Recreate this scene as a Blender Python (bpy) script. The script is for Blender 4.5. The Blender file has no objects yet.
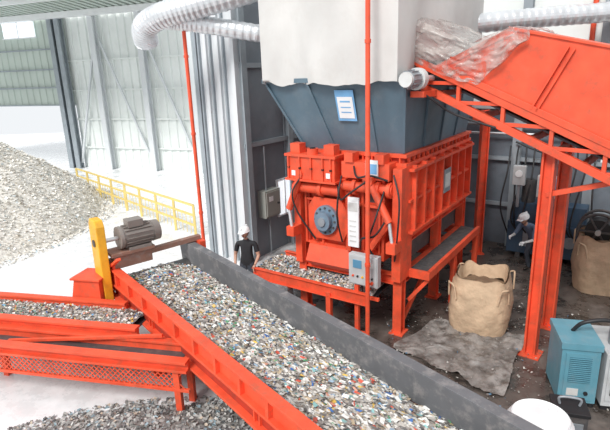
import bpy, math, random
import mathutils
from mathutils import Vector, Matrix, noise
rnd=random.Random(7)
# ------------------------------------------------------------------ materials
MATS={}
def mk(name,col,rough=0.5,metal=0.0,var=0.12,scale=3.0,dirt=None,dirt_amt=0.0,bump=0.0,bscale=20.0,attr=False,emit=0.0,alpha=None,lo=.5,hi=.72):
    if name in MATS: return MATS[name]
    m=bpy.data.materials.new(name); m.use_nodes=True; nt=m.node_tree; N=nt.nodes; L=nt.links
    b=N["Principled BSDF"]; b.inputs["Roughness"].default_value=rough; b.inputs["Metallic"].default_value=metal
    tc=N.new("ShaderNodeTexCoord")
    nz=N.new("ShaderNodeTexNoise"); nz.inputs["Scale"].default_value=scale; nz.inputs["Detail"].default_value=6
    L.new(tc.outputs["Object"],nz.inputs["Vector"])
    mr=N.new("ShaderNodeMapRange"); mr.inputs[1].default_value=0.3; mr.inputs[2].default_value=0.7
    mr.inputs[3].default_value=1-var; mr.inputs[4].default_value=1+var
    L.new(nz.outputs["Fac"],mr.inputs[0])
    vm=N.new("ShaderNodeVectorMath"); vm.operation='SCALE'
    if attr:
        at=N.new("ShaderNodeAttribute"); at.attribute_name="Col"; L.new(at.outputs["Color"],vm.inputs[0])
    else: vm.inputs[0].default_value=col[:3]
    L.new(mr.outputs[0],vm.inputs["Scale"])
    out=vm.outputs[0]
    if dirt:
        n2=N.new("ShaderNodeTexNoise"); n2.inputs["Scale"].default_value=scale*1.7; n2.inputs["Detail"].default_value=9; n2.inputs["Roughness"].default_value=0.7
        L.new(tc.outputs["Object"],n2.inputs["Vector"])
        r2=N.new("ShaderNodeMapRange"); r2.inputs[1].default_value=lo; r2.inputs[2].default_value=hi; r2.inputs[3].default_value=0; r2.inputs[4].default_value=dirt_amt
        L.new(n2.outputs["Fac"],r2.inputs[0])
        mx=N.new("ShaderNodeMixRGB"); L.new(r2.outputs[0],mx.inputs[0]); L.new(out,mx.inputs[1]); mx.inputs[2].default_value=(*dirt,1)
        out=mx.outputs[0]
    L.new(out,b.inputs["Base Color"])
    if bump>0:
        n3=N.new("ShaderNodeTexNoise"); n3.inputs["Scale"].default_value=bscale; n3.inputs["Detail"].default_value=5
        L.new(tc.outputs["Object"],n3.inputs["Vector"])
        bp=N.new("ShaderNodeBump"); bp.inputs["Strength"].default_value=bump; bp.inputs["Distance"].default_value=0.03
        L.new(n3.outputs["Fac"],bp.inputs["Height"]); L.new(bp.outputs[0],b.inputs["Normal"])
    if emit>0:
        b.inputs["Emission Color"].default_value=(*col[:3],1); b.inputs["Emission Strength"].default_value=emit
    if alpha is not None: b.inputs["Alpha"].default_value=alpha
    MATS[name]=m; return m
mk("red",(0.80,0.095,0.038),0.5,dirt=(0.40,0.11,0.06),dirt_amt=0.65,var=0.18,scale=3.2,lo=.5,hi=.7)
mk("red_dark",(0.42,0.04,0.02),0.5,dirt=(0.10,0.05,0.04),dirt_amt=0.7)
mk("yellow",(0.85,0.45,0.03),0.45,dirt=(0.4,0.2,0.05),dirt_amt=0.4)
mk("steel_blue",(0.10,0.16,0.205),0.5,dirt=(0.2,0.24,0.26),dirt_amt=0.4,var=0.15,scale=1.5)
mk("grey_steel",(0.30,0.33,0.36),0.45,0.3,dirt=(0.2,0.16,0.12),dirt_amt=0.4)
mk("dark_steel",(0.08,0.078,0.08),0.5,0.1,dirt=(0.20,0.17,0.15),dirt_amt=0.6,scale=4)
mk("unit_blue",(0.045,0.09,0.15),0.45,dirt=(0.12,0.14,0.16),dirt_amt=0.5,scale=3)
mk("beam_grey",(0.14,0.145,0.155),0.6,0.0,dirt=(0.34,0.32,0.31),dirt_amt=0.8,scale=3)
mk("rust",(0.28,0.15,0.11),0.7,dirt=(0.3,0.28,0.27),dirt_amt=0.7,scale=5)
mk("motor_grey",(0.27,0.24,0.22),0.5,0.3)
mk("flange_blue",(0.20,0.28,0.36),0.4,0.3)
mk("black",(0.02,0.02,0.022),0.5)
mk("rubber",(0.045,0.045,0.05),0.6,bump=0.3)
mk("white",(0.82,0.84,0.85),0.4,var=0.04)
mk("off_white",(0.62,0.63,0.62),0.55,dirt=(0.45,0.42,0.38),dirt_amt=0.5)
mk("panel_grey",(0.50,0.52,0.53),0.5,dirt=(0.38,0.36,0.33),dirt_amt=0.5)
mk("light_blue",(0.18,0.42,0.70),0.4)
mk("screen_blue",(0.10,0.27,0.42),0.3,emit=0.1)
mk("silver",(0.72,0.74,0.76),0.32,0.55,var=0.1,bump=0.2,bscale=9)
mk("fabric",(0.60,0.59,0.57),0.6,var=0.07,scale=0.8,dirt=(0.48,0.46,0.43),dirt_amt=0.4,bump=0.25,bscale=4)
mk("bag",(0.58,0.42,0.28),0.8,var=0.12,scale=4,dirt=(0.40,0.28,0.18),dirt_amt=0.5,bump=0.8,bscale=10)
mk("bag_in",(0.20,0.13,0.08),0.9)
mk("wall_white",(0.82,0.86,0.84),0.6,var=0.05,scale=0.5,dirt=(0.66,0.71,0.68),dirt_amt=0.35)
mk("wall_green",(0.50,0.57,0.52),0.6,var=0.08,scale=0.4)
mk("wall_panel",(0.68,0.71,0.73),0.6,var=0.05,scale=0.6)
mk("wall_blue",(0.20,0.225,0.255),0.6,var=0.15,scale=0.8,dirt=(0.28,0.30,0.33),dirt_amt=0.5)
mk("wall_grey",(0.15,0.175,0.205),0.7,var=0.3,scale=0.8,dirt=(0.08,0.095,0.11),dirt_amt=0.6)
mk("col_grey",(0.30,0.34,0.37),0.5,var=0.1)
mk("glass_bright",(0.9,0.95,1.0),0.2,emit=0.8)
mk("cabinet",(0.33,0.34,0.31),0.5,var=0.06)
mk("guard_yellow",(0.75,0.58,0.2),0.5)
mk("teal",(0.12,0.31,0.39),0.45,var=0.1,dirt=(0.3,0.34,0.36),dirt_amt=0.4)
mk("teal_dark",(0.05,0.15,0.20),0.5)
mk("bed",(0.33,0.31,0.29),0.9,var=0.5,scale=25,bump=1.0,bscale=30)
mk("pile",(0.76,0.73,0.67),0.9,var=0.2,scale=14,dirt=(0.55,0.52,0.47),dirt_amt=0.4,bump=1.0,bscale=12)
mk("heap",(0.27,0.26,0.245),0.9,var=0.4,scale=12,dirt=(0.15,0.14,0.13),dirt_amt=0.5,bump=1.0,bscale=20)
mk("flakes",(1,1,1),0.7,var=0.05,attr=True)
mk("tarp",(0.27,0.25,0.235),0.45,var=0.4,scale=2.5,dirt=(0.09,0.075,0.065),dirt_amt=0.85,bump=0.8,bscale=8,lo=.45,hi=.62)
mk("skin",(0.55,0.32,0.23),0.5,var=0.04)
mk("hair",(0.02,0.016,0.014),0.6)
mk("shirt_black",(0.022,0.023,0.027),0.8,bump=0.4)
mk("trousers",(0.06,0.07,0.09),0.85,bump=0.4)
mk("work_blue",(0.13,0.18,0.27),0.85,bump=0.4)
mk("boots",(0.03,0.025,0.02),0.6)
mk("lips",(0.35,0.12,0.10),0.5)
def plastic():
    m=bpy.data.materials.new("clear_plastic"); m.use_nodes=True; nt=m.node_tree;N=nt.nodes;L=nt.links
    b=N["Principled BSDF"]; b.inputs["Base Color"].default_value=(0.50,0.46,0.43,1); b.inputs["Roughness"].default_value=0.15
    tc=N.new("ShaderNodeTexCoord"); nz=N.new("ShaderNodeTexNoise"); nz.inputs["Scale"].default_value=3; nz.inputs["Detail"].default_value=8; nz.inputs["Distortion"].default_value=1.5
    L.new(tc.outputs["Object"],nz.inputs["Vector"])
    mr=N.new("ShaderNodeMapRange"); mr.inputs[1].default_value=.38; mr.inputs[2].default_value=.62; mr.inputs[3].default_value=.15; mr.inputs[4].default_value=.68
    L.new(nz.outputs["Fac"],mr.inputs[0]); L.new(mr.outputs[0],b.inputs["Alpha"])
    bp=N.new("ShaderNodeBump"); bp.inputs["Strength"].default_value=.9; bp.inputs["Distance"].default_value=.05; L.new(nz.outputs["Fac"],bp.inputs["Height"]); L.new(bp.outputs[0],b.inputs["Normal"])
    MATS["clear_plastic"]=m
plastic()
def floor_mat():
    m=bpy.data.materials.new("floor_concrete"); m.use_nodes=True; nt=m.node_tree;N=nt.nodes;L=nt.links
    b=N["Principled BSDF"]
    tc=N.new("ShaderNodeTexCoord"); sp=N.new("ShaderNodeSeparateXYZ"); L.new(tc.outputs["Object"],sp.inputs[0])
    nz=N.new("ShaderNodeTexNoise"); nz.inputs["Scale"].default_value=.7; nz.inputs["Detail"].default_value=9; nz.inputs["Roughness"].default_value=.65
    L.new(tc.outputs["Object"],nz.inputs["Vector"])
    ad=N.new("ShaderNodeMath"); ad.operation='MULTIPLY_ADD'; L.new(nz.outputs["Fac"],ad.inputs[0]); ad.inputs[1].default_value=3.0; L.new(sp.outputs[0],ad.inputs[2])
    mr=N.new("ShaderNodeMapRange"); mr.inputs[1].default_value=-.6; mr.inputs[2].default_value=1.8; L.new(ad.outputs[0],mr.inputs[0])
    mx=N.new("ShaderNodeMixRGB"); L.new(mr.outputs[0],mx.inputs[0]); mx.inputs[1].default_value=(.80,.81,.82,1); mx.inputs[2].default_value=(.075,.062,.054,1)  # stained brown on the right; bright hall light painted pale on the left
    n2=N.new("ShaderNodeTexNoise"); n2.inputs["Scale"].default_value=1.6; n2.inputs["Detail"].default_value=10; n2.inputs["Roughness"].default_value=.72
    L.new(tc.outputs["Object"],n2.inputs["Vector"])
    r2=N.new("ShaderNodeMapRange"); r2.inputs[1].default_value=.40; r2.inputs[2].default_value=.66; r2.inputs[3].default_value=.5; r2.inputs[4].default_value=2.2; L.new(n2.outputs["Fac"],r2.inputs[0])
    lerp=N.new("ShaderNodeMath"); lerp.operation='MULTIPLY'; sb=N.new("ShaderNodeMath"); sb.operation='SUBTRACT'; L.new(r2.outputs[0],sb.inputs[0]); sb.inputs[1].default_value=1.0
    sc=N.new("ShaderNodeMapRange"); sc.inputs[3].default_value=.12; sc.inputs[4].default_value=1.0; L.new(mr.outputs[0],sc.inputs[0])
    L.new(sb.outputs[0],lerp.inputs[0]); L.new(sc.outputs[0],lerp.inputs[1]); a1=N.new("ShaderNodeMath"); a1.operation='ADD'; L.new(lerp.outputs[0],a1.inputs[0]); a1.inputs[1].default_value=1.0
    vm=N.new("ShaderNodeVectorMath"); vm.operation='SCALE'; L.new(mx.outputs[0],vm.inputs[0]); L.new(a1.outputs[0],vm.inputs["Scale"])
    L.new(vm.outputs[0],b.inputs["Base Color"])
    r3=N.new("ShaderNodeMapRange"); r3.inputs[1].default_value=.42; r3.inputs[2].default_value=.6; r3.inputs[3].default_value=.12; r3.inputs[4].default_value=.6; L.new(n2.outputs["Fac"],r3.inputs[0]); L.new(r3.outputs[0],b.inputs["Roughness"])
    MATS["floor_concrete"]=m
floor_mat()
# ------------------------------------------------------------------ mesh builder
class MB:
    def __init__(s): s.v=[];s.f=[];s.mi=[];s.sm=[];s.names=[]
    def slot(s,m):
        if m not in s.names: s.names.append(m)
        return s.names.index(m)
    def add(s,vs,fs,mat,smooth=False):
        o=len(s.v); s.v+= [tuple(v) for v in vs]; k=s.slot(mat)
        for f in fs: s.f.append([i+o for i in f]); s.mi.append(k); s.sm.append(smooth)
    def box(s,x0,x1,y0,y1,z0,z1,mat):
        vs=[(x,y,z) for z in (z0,z1) for y in (y0,y1) for x in (x0,x1)]
        s.add(vs,[(0,2,3,1),(4,5,7,6),(0,1,5,4),(2,6,7,3),(0,4,6,2),(1,3,7,5)],mat)
    def frame(s,p0,p1,up=(0,0,1)):
        p0=Vector(p0);p1=Vector(p1);d=(p1-p0).normalized();u=Vector(up)
        if abs(d.dot(u))>.98: u=Vector((1,0,0)) if abs(d.x)<.9 else Vector((0,1,0))
        a=d.cross(u).normalized(); b=a.cross(d).normalized(); return p0,p1,d,a,b
    def beam(s,p0,p1,w,h,mat,up=(0,0,1)):
        p0,p1,d,a,b=s.frame(p0,p1,up); vs=[]
        for p in (p0,p1):
            for i,j in ((-1,-1),(1,-1),(1,1),(-1,1)): vs.append(p+a*(w/2*i)+b*(h/2*j))
        s.add(vs,[(0,1,2,3),(7,6,5,4),(0,4,5,1),(1,5,6,2),(2,6,7,3),(3,7,4,0)],mat)
    def ibeam(s,p0,p1,w,h,mat,up=(0,0,1),t=.02):
        p0,p1,d,a,b=s.frame(p0,p1,up)
        s.beam(p0+b*(h/2-t/2),p1+b*(h/2-t/2),w,t,mat,up); s.beam(p0-b*(h/2-t/2),p1-b*(h/2-t/2),w,t,mat,up); s.beam(p0,p1,t,h-2*t,mat,up)
    def cyl(s,p0,p1,r,mat,n=16,r2=None,smooth=True):
        p0,p1,d,a,b=s.frame(p0,p1); r2=r if r2 is None else r2; vs=[]
        for p,q in ((p0,r),(p1,r2)):
            for i in range(n):
                t=2*math.pi*i/n; vs.append(p+a*(q*math.cos(t))+b*(q*math.sin(t)))
        s.add(vs,[(i,(i+1)%n,n+(i+1)%n,n+i) for i in range(n)],mat,smooth)
        s.add(vs,[tuple(range(n))[::-1],tuple(range(n,2*n))],mat)
    def tube(s,pts,r,mat,n=8,sub=5,rf=None,smooth=True):
        P=[Vector(p) for p in pts]; Q=[]
        if len(P)>2 and sub>1:
            for i in range(len(P)-1):
                a=P[max(i-1,0)];b=P[i];c=P[i+1];d=P[min(i+2,len(P)-1)]
                for k in range(sub):
                    t=k/sub; Q.append(.5*((2*b)+(c-a)*t+(2*a-5*b+4*c-d)*t*t+(3*b-a-3*c+d)*t**3))
            Q.append(P[-1])
        else: Q=P
        vs=[];nn=len(Q); prev=None
        for i,q in enumerate(Q):
            d=(Q[min(i+1,nn-1)]-Q[max(i-1,0)]).normalized()
            if prev is None:
                u=Vector((0,0,1)) if abs(d.z)<.9 else Vector((1,0,0)); a=d.cross(u).normalized()
            else: a=(prev-d*prev.dot(d)).normalized()
            prev=a; b=d.cross(a); rr=r if rf is None else rf(i)
            for k in range(n):
                t=2*math.pi*k/n; vs.append(q+a*(rr*math.cos(t))+b*(rr*math.sin(t)))
        s.add(vs,[(i*n+k,i*n+(k+1)%n,(i+1)*n+(k+1)%n,(i+1)*n+k) for i in range(nn-1) for k in range(n)],mat,smooth)
        s.add([vs[k] for k in range(n)]+[vs[(nn-1)*n+k] for k in range(n)],[tuple(range(n)),tuple(range(n,2*n))],mat)
    def prism(s,poly,axis,a0,a1,mat):
        def mkp(p,a):
            if axis=='y': return (p[0],a,p[1])
            if axis=='x': return (a,p[0],p[1])
            return (p[0],p[1],a)
        n=len(poly); vs=[mkp(p,a0) for p in poly]+[mkp(p,a1) for p in poly]
        s.add(vs,[tuple(range(n)),tuple(range(n,2*n))[::-1]]+[(i,(i+1)%n,n+(i+1)%n,n+i) for i in range(n)],mat)
    def ball(s,c,r,mat,n=14,m=9,fn=None,z0=-1.0):
        c=Vector(c); r=r if isinstance(r,(tuple,list)) else (r,r,r); vs=[]
        for j in range(m+1):
            ph=math.asin(max(-1,min(1,z0+(1-z0)*j/m)))if z0>-1 else -math.pi/2+math.pi*j/m
            for i in range(n):
                t=2*math.pi*i/n; p=Vector((math.cos(ph)*math.cos(t),math.cos(ph)*math.sin(t),math.sin(ph)))
                if fn: p=fn(p)
                vs.append(c+Vector((p.x*r[0],p.y*r[1],p.z*r[2])))
        s.add(vs,[(j*n+i,j*n+(i+1)%n,(j+1)*n+(i+1)%n,(j+1)*n+i) for j in range(m) for i in range(n)],mat,True)
    def grid(s,fn,nu,nv,mat,smooth=True):
        vs=[fn(i/nu,j/nv) for j in range(nv+1) for i in range(nu+1)]
        s.add(vs,[(j*(nu+1)+i,j*(nu+1)+i+1,(j+1)*(nu+1)+i+1,(j+1)*(nu+1)+i) for j in range(nv) for i in range(nu)],mat,smooth)
    def obj(s,name,parent=None,bevel=0.0,loc=None,rotz=0.0):
        me=bpy.data.meshes.new(name); me.from_pydata(s.v,[],s.f)
        for n in s.names: me.materials.append(MATS[n])
        me.polygons.foreach_set("material_index",s.mi); me.polygons.foreach_set("use_smooth",s.sm); me.update()
        import bmesh
        bm=bmesh.new(); bm.from_mesh(me); bmesh.ops.recalc_face_normals(bm,faces=bm.faces); bm.to_mesh(me); bm.free()
        o=bpy.data.objects.new(name,me); bpy.context.collection.objects.link(o)
        if parent: o.parent=parent
        if loc: o.location=loc
        o.rotation_euler[2]=rotz
        if bevel>0:
            b=o.modifiers.new("bevel",'BEVEL'); b.width=bevel; b.segments=2; b.limit_method='ANGLE'; b.angle_limit=.9
        return o
def empty(name,loc=(0,0,0),rz=0.0):
    e=bpy.data.objects.new(name,None); bpy.context.collection.objects.link(e); e.location=loc; e.rotation_euler[2]=rz; e.empty_display_size=.3; return e
def flakes(name,fn,n,smin,smax,pal,seed,parent=None,dirv=None,stretch=1.0,tilt=.5):
    r=random.Random(seed); vs=[];fs=[];cols=[]
    for i in range(n):
        p=Vector(fn(r)); sz=r.uniform(smin,smax); c=r.choice(pal)
        k=r.uniform(.8,1.15); c=(c[0]*k,c[1]*k,c[2]*k,1)
        if dirv is not None: a=Vector(dirv)+Vector((r.gauss(0,.35),r.gauss(0,.35),r.gauss(0,.15)))
        else: a=Vector((r.gauss(0,1),r.gauss(0,1),r.gauss(0,.4)))
        a.normalize(); nn=Vector((r.gauss(0,tilt),r.gauss(0,tilt),1)).normalized(); b=nn.cross(a)
        if b.length<.1: continue
        b.normalize(); b=b*sz*r.uniform(.5,1); a=a*sz*stretch; o=len(vs); w=nn*sz*r.uniform(-.3,.3)
        vs+= [p-a-b*.8,p+a*.7-b+w,p+a+b*.6,p-a*.6+b+w]; fs.append((o,o+1,o+2,o+3)); cols+= [c]*4
    me=bpy.data.meshes.new(name); me.from_pydata([tuple(v) for v in vs],[],fs); me.materials.append(MATS["flakes"])
    ca=me.color_attributes.new("Col",'FLOAT_COLOR','POINT')
    ca.data.foreach_set("color",[x for c in cols for x in c])
    o=bpy.data.objects.new(name,me); bpy.context.collection.objects.link(o)
    if parent: o.parent=parent
    return o
PAL_MIX=[(.60,.57,.53)]*9+[(.44,.41,.375)]*9+[(.80,.79,.76)]*10+[(.29,.26,.24)]*7+[(.14,.13,.125)]*5+[(.50,.40,.28)]*7+[(.06,.16,.42),(.14,.33,.55),(.60,.10,.06),(.70,.45,.09),(.10,.30,.15),(.22,.42,.42),(.60,.28,.20)]+[(.30,.40,.50)]
PAL_PILE=[(.85,.82,.75)]*6+[(.74,.70,.63)]*6+[(.92,.90,.86)]*7+[(.60,.56,.50)]*2+[(.45,.42,.37)]*1+[(.45,.55,.60)]
PAL_GREY=[(.4,.39,.37)]*4+[(.28,.27,.26)]*4+[(.55,.54,.52)]*2+[(.16,.15,.15)]*3+[(.6,.5,.4),(.3,.4,.45)]
PAL_DARK=[(.30,.28,.25)]*4+[(.18,.16,.15)]*4+[(.5,.48,.45)]*2+[(.10,.2,.3)]
A31=-math.radians(34.7)
# ------------------------------------------------------------------ floor
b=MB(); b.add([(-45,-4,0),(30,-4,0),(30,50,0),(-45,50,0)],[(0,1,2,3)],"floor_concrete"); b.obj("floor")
# ------------------------------------------------------------------ walls
def corr(b,p0,p1,z0,z1,pitch,depth,mat,nrm):
    p0=Vector(p0);p1=Vector(p1);L=(p1-p0).length; d=(p1-p0)/L; nv=Vector(nrm); n=int(L/pitch); pts=[]
    for i in range(n):
        for f,h in ((0,0),(.4,0),(.5,1),(.9,1)): pts.append(p0+d*((i+f)*L/n)+nv*(h*depth))
    pts.append(p1); vs=[(p.x,p.y,z) for p in pts for z in (z0,z1)]
    b.add(vs,[(2*i,2*i+2,2*i+3,2*i+1) for i in range(len(pts)-1)],mat)
HW=empty("wall_far",(-10.7,28.7,0),math.radians(-20.5))
b=MB()
corr(b,(-2.4,0,0),(9.5,0,0),0,11,.5,.07,"wall_white",(0,-1,0))
corr(b,(-16,0,0),(-2.4,0,0),3.6,11,.5,.05,"wall_green",(0,-1,0))
for z in (3.6,4.6,5.6,6.7): b.beam((-16,-.1,z),(-2.4,-.1,z),.12,.07,"col_grey")
for z in (1.2,2.8,4.4,6.0): b.beam((-2.4,-.12,z),(9.5,-.12,z),.1,.07,"wall_white")
for x in (-2.9,-2.4,-.1,2.9,5.8):
    b.ibeam((x,-.4,0),(x,-.4,11),.3,.34,"col_grey" if x<-2 else "wall_panel",up=(0,1,0),t=.05)
b.beam((-2.3,-.3,.3),(-.2,-.3,7.0),.1,.1,"wall_panel"); b.beam((2.8,-.3,.3),(.1,-.3,7.0),.1,.1,"wall_panel"); b.beam((3,-.3,7),(5.7,-.3,.3),.1,.1,"wall_panel")
b.obj("siding",HW)
b=MB()
b.box(-6.7,-4.4,-.25,-.14,7.4,8.2,"glass_bright"); b.beam((-5.55,-.27,7.4),(-5.55,-.27,8.2),.05,.05,"white",up=(0,1,0))
for z in (7.37,8.23): b.beam((-6.8,-.22,z),(-4.3,-.22,z),.14,.06,"white")
b.obj("window_1",HW)
RC=empty("roof_canopy",(-10.7,28.7,0),math.radians(-20.5))
b=MB()
for i in range(46):
    x=-16+i*.45
    b.beam((x,-.4,8.5),(x,-7,9.3),.22,.06,"wall_green")
b.add([(-16.2,-.4,8.56),(5,-.4,8.56),(5,-7,9.36),(-16.2,-7,9.36)],[(0,1,2,3)],"off_white")
b.beam((-16,-.6,8.35),(5,-.6,8.35),.3,.3,"white"); b.beam((-16,-3.2,8.75),(5,-3.2,8.75),.2,.25,"white"); b.beam((-16,-6.9,9.15),(5,-6.9,9.15),.2,.25,"white")
b.obj("canopy_sheet",RC)
WO=(-1.56,12.93,0)
W=empty("wall_left",WO,A31)
b=MB(); b.box(-.25,0,0,4.8,0,9,"wall_blue")
for y in (.05,1.9,3.6): b.ibeam((.1,y,0),(.1,y,9),.2,.2,"col_grey",up=(1,0,0),t=.03)
for z in (3.2,5.2): b.beam((.06,0,z),(.06,4.8,z),.1,.12,"col_grey")
b.obj("siding",W)
b=MB(); b.box(-1.25,-.0,-.02,.2,0,9,"wall_panel")
for i,x in enumerate((-1.22,-1.02,-.82,-.60,-.38,-.12)):
    b.box(x,x+(.10 if i%2 else .05),-.10,-.02,0,9,"wall_panel" if i%2 else "col_grey")
b.box(-1.38,-1.25,-.12,.25,0,9,"col_grey"); b.box(-.04,.06,-.16,.1,0,9,"wall_panel")
b.obj("sliding_door_panel",W)
b=MB()
b.box(0,.06,1.32,1.95,.95,2.05,"white"); b.box(.06,.08,1.38,1.89,1.01,1.99,"glass_bright"); b.box(.08,.1,1.61,1.65,1.0,2.0,"white")
b.obj("window_2",W)
b=MB()
b.box(.01,.28,.48,1.14,1.15,1.9,"cabinet"); b.box(.28,.30,.52,1.10,1.19,1.86,"cabinet"); b.cyl((.3,1.0,1.5),(.34,1.0,1.5),.03,"black"); b.box(.30,.305,.62,.8,1.6,1.74,"white")
b.tube([(.14,.8,1.15),(.14,.8,.5),(.14,.8,.0)],.025,"grey_steel"); b.tube([(.14,.7,1.9),(.14,.7,3.1)],.025,"grey_steel")
b.obj("electrical_cabinet",None,.01,WO,A31)
MC=(1.82,8.79,0)
BW=empty("wall_back",MC,A31)
b=MB(); b.box(-5.1,13,6.3,6.5,0,3.9,"wall_grey"); b.box(-5.1,13,6.32,6.48,3.9,9,"wall_white")
for x in (-2,.6,2.4,4.2,6.0,7.8): b.ibeam((x,6.2,0),(x,6.2,9),.22,.2,"col_grey",up=(0,1,0),t=.03)
for z in (1.2,2.5,3.9,5.4,7): b.beam((-5.1,6.22,z),(13,6.22,z),.1,.1,"wall_panel" if z>3 else "col_grey")
b.cyl((2.1,6.08,3.5),(2.1,6.08,9),.06,"red",12); b.cyl((2.1,6.08,3.5),(2.4,6.08,3.3),.06,"red",12)
b.cyl((-1.0,6.08,3.45),(12,6.08,3.45),.05,"grey_steel",12); b.cyl((-1.0,6.08,3.2),(12,6.08,3.2),.035,"silver",12)
b.obj("siding",BW)
b=MB()
for x0 in (2.6,4.5,6.3):
    b.box(x0,x0+1.3,6.20,6.26,2.55,3.1,"white"); b.box(x0+.06,x0+.62,6.18,6.21,2.61,3.04,"glass_bright"); b.box(x0+.68,x0+1.24,6.18,6.21,2.61,3.04,"glass_bright")
b.obj("window_3",BW)
# ------------------------------------------------------------------ SHREDDER
S=empty("industrial_shredder",MC,A31); S.scale=(.88,1,1)
b=MB()
R="red"
b.box(-2.5,-.08,.15,3.7,2.0,3.3,R)
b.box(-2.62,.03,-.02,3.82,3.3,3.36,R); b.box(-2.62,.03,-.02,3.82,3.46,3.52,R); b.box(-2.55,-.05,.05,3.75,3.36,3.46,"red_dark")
for i in range(12): b.box(-2.45+i*.21,-2.42+i*.21,-.01,.06,3.36,3.46,R)
for i in range(16): b.box(-.04,.02,.15+i*.235,.18+i*.235,3.36,3.46,R)
b.box(-.08,-.02,.1,3.75,2.0,3.3,R)
for i in range(8):
    y=.25+i*.48; b.box(-.04,.13,y,y+.05,2.05,3.3,R)
for z in (2.02,2.62,3.2): b.box(-.04,.15 if z!=2.62 else .08,.1,3.75,z,z+.05,R)
b.box(.131,.145,1.75,2.15,2.45,2.95,"grey_steel"); b.box(.146,.15,1.8,2.1,2.55,2.85,"off_white")
b.box(-.16,.04,-.22,.3,1.15,3.3,R); b.box(-2.64,-2.46,-.22,.3,1.15,3.3,R)
b.box(-.42,-.36,-.18,.2,1.5,3.3,R)
b.box(-2.42,-.45,-.02,.16,1.55,3.05,R)
for x in (-2.4,-1.95,-1.32,-.92,-.52): b.box(x,x+.05,-.14,0,1.6,3.0,R)
for z in (1.58,2.5,2.95): b.box(-2.42,-.45,-.12,0,z,z+.05,R)
b.prism([(-.14,1.58),(.1,1.58),(.1,1.2),(.3,1.0),(-.0,1.0),(-.3,1.25)],'x',-2.3,-.6,R)
b.box(-2.66,-1.42,-.38,.2,2.98,3.42,R); b.box(-2.7,-1.38,-.42,.0,3.42,3.47,R); b.box(-2.7,-1.38,-.42,-.0,2.94,2.98,R)
b.box(-2.6,-2.35,-.32,-.1,3.47,3.66,R); b.box(-1.72,-1.47,-.32,-.1,3.47,3.66,R); b.cyl((-2.02,-.3,3.47),(-2.02,-.3,3.58),.12,R); b.cyl((-2.02,-.3,3.58),(-2.02,-.3,3.60),.06,"black")
for x in (-2.6,-2.3,-2.0,-1.7,-1.5):
    b.cyl((x,-.42,3.2),(x,-.38,3.2),.025,"black",8)
    b.box(x-.015,x+.015,-.42,-.38,2.98,3.42,R)
b.box(-1.3,-.2,-.3,.1,3.08,3.38,R); b.box(-1.2,-1.0,-.35,-.1,3.38,3.55,R); b.box(-.5,-.3,-.35,-.1,3.38,3.55,R)
b.cyl((-1.3,-.22,2.9),(-.15,-.22,2.9),.1,R,12); b.cyl((-2.6,-.22,2.78),(-1.35,-.22,2.78),.11,R,12)
for x in (-2.55,-1.9,-1.4,-1.05,-.5,-.25): b.cyl((x,-.22,2.9 if x>-1.35 else 2.78),(x+.08,-.22,2.9 if x>-1.35 else 2.78),.15,R,12)
b.prism([(-2.15,1.75),(-1.35,1.75),(-1.25,1.95),(-1.25,2.4),(-1.4,2.6),(-2.1,2.6),(-2.25,2.4),(-2.25,1.95)],'y',-.2,-.02,R)
b.cyl((-1.75,-.2,2.17),(-1.75,-.28,2.17),.30,"flange_blue",28); b.cyl((-1.75,-.28,2.17),(-1.75,-.40,2.17),.19,"flange_blue",24); b.cyl((-1.75,-.40,2.17),(-1.75,-.44,2.17),.09,"grey_steel",16)
for i in range(12):
    t=i*math.pi/6; b.cyl((-1.75+.25*math.cos(t),-.28,2.17+.25*math.sin(t)),(-1.75+.25*math.cos(t),-.31,2.17+.25*math.sin(t)),.022,"dark_steel",6)
for x0,x1 in ((-.62,-.12),(-2.35,-2.62)):
    b.cyl((x0,-.32,3.05),(x1,-.42,2.35),.075,R,14); b.cyl((x1,-.42,2.35),(x1+.08,-.44,1.95),.035,"silver",10)
    b.cyl((x0-.0,-.42,3.08),(x0,-.2,3.08),.11,R,12); b.box(x1-.02,x1+.18,-.52,-.2,1.8,2.0,R)
b.beam((-.75,-.2,1.6),(-.2,-.28,2.3),.1,.12,R); b.beam((-1.2,-.16,1.6),(-1.2,-.16,2.95),.1,.1,R)
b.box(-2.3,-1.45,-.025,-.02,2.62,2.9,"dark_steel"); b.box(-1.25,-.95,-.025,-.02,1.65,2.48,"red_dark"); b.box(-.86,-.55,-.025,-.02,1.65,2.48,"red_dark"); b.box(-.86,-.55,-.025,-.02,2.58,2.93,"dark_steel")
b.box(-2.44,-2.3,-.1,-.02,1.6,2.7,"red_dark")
b.obj("body",S,.008)
b=MB()
for pts in ([(-1.3,-.3,3.1),(-1.25,-.5,2.8),(-1.32,-.45,2.3),(-1.3,-.3,1.8)],
            [(-.6,-.4,3.1),(-.95,-.55,2.85),(-1.2,-.5,2.7),(-1.4,-.3,2.9)],
            [(-.3,-.3,2.9),(-.35,-.6,2.4),(-.55,-.5,1.9),(-.4,-.3,1.5)],
            [(-.2,-.4,2.4),(-.4,-.5,2.1),(-.7,-.5,2.0),(-.85,-.3,1.7)],
            [(-2.3,-.4,3.0),(-2.45,-.5,2.7),(-2.35,-.45,2.3),(-2.0,-.3,1.75)],
            [(-.1,-.3,3.2),(.1,-.45,2.8),(.08,-.45,2.2),(-.05,-.3,1.6)],
            [(-1.0,-.3,3.3),(-.8,-.5,3.15),(-.5,-.5,3.2),(-.2,-.35,3.1)]):
    b.tube(pts,.02,"black",6,6)
b.box(-1.13,-.87,-.34,-.30,1.75,2.72,"white"); b.box(-1.11,-.89,-.345,-.34,2.45,2.62,"off_white")
for i in range(5): b.box(-1.09,-.93,-.346,-.34,1.85+i*.1,1.88+i*.1,"off_white")
b.box(-1.05,-1.0,-.3,-.1,1.9,2.6,"dark_steel")
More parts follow.
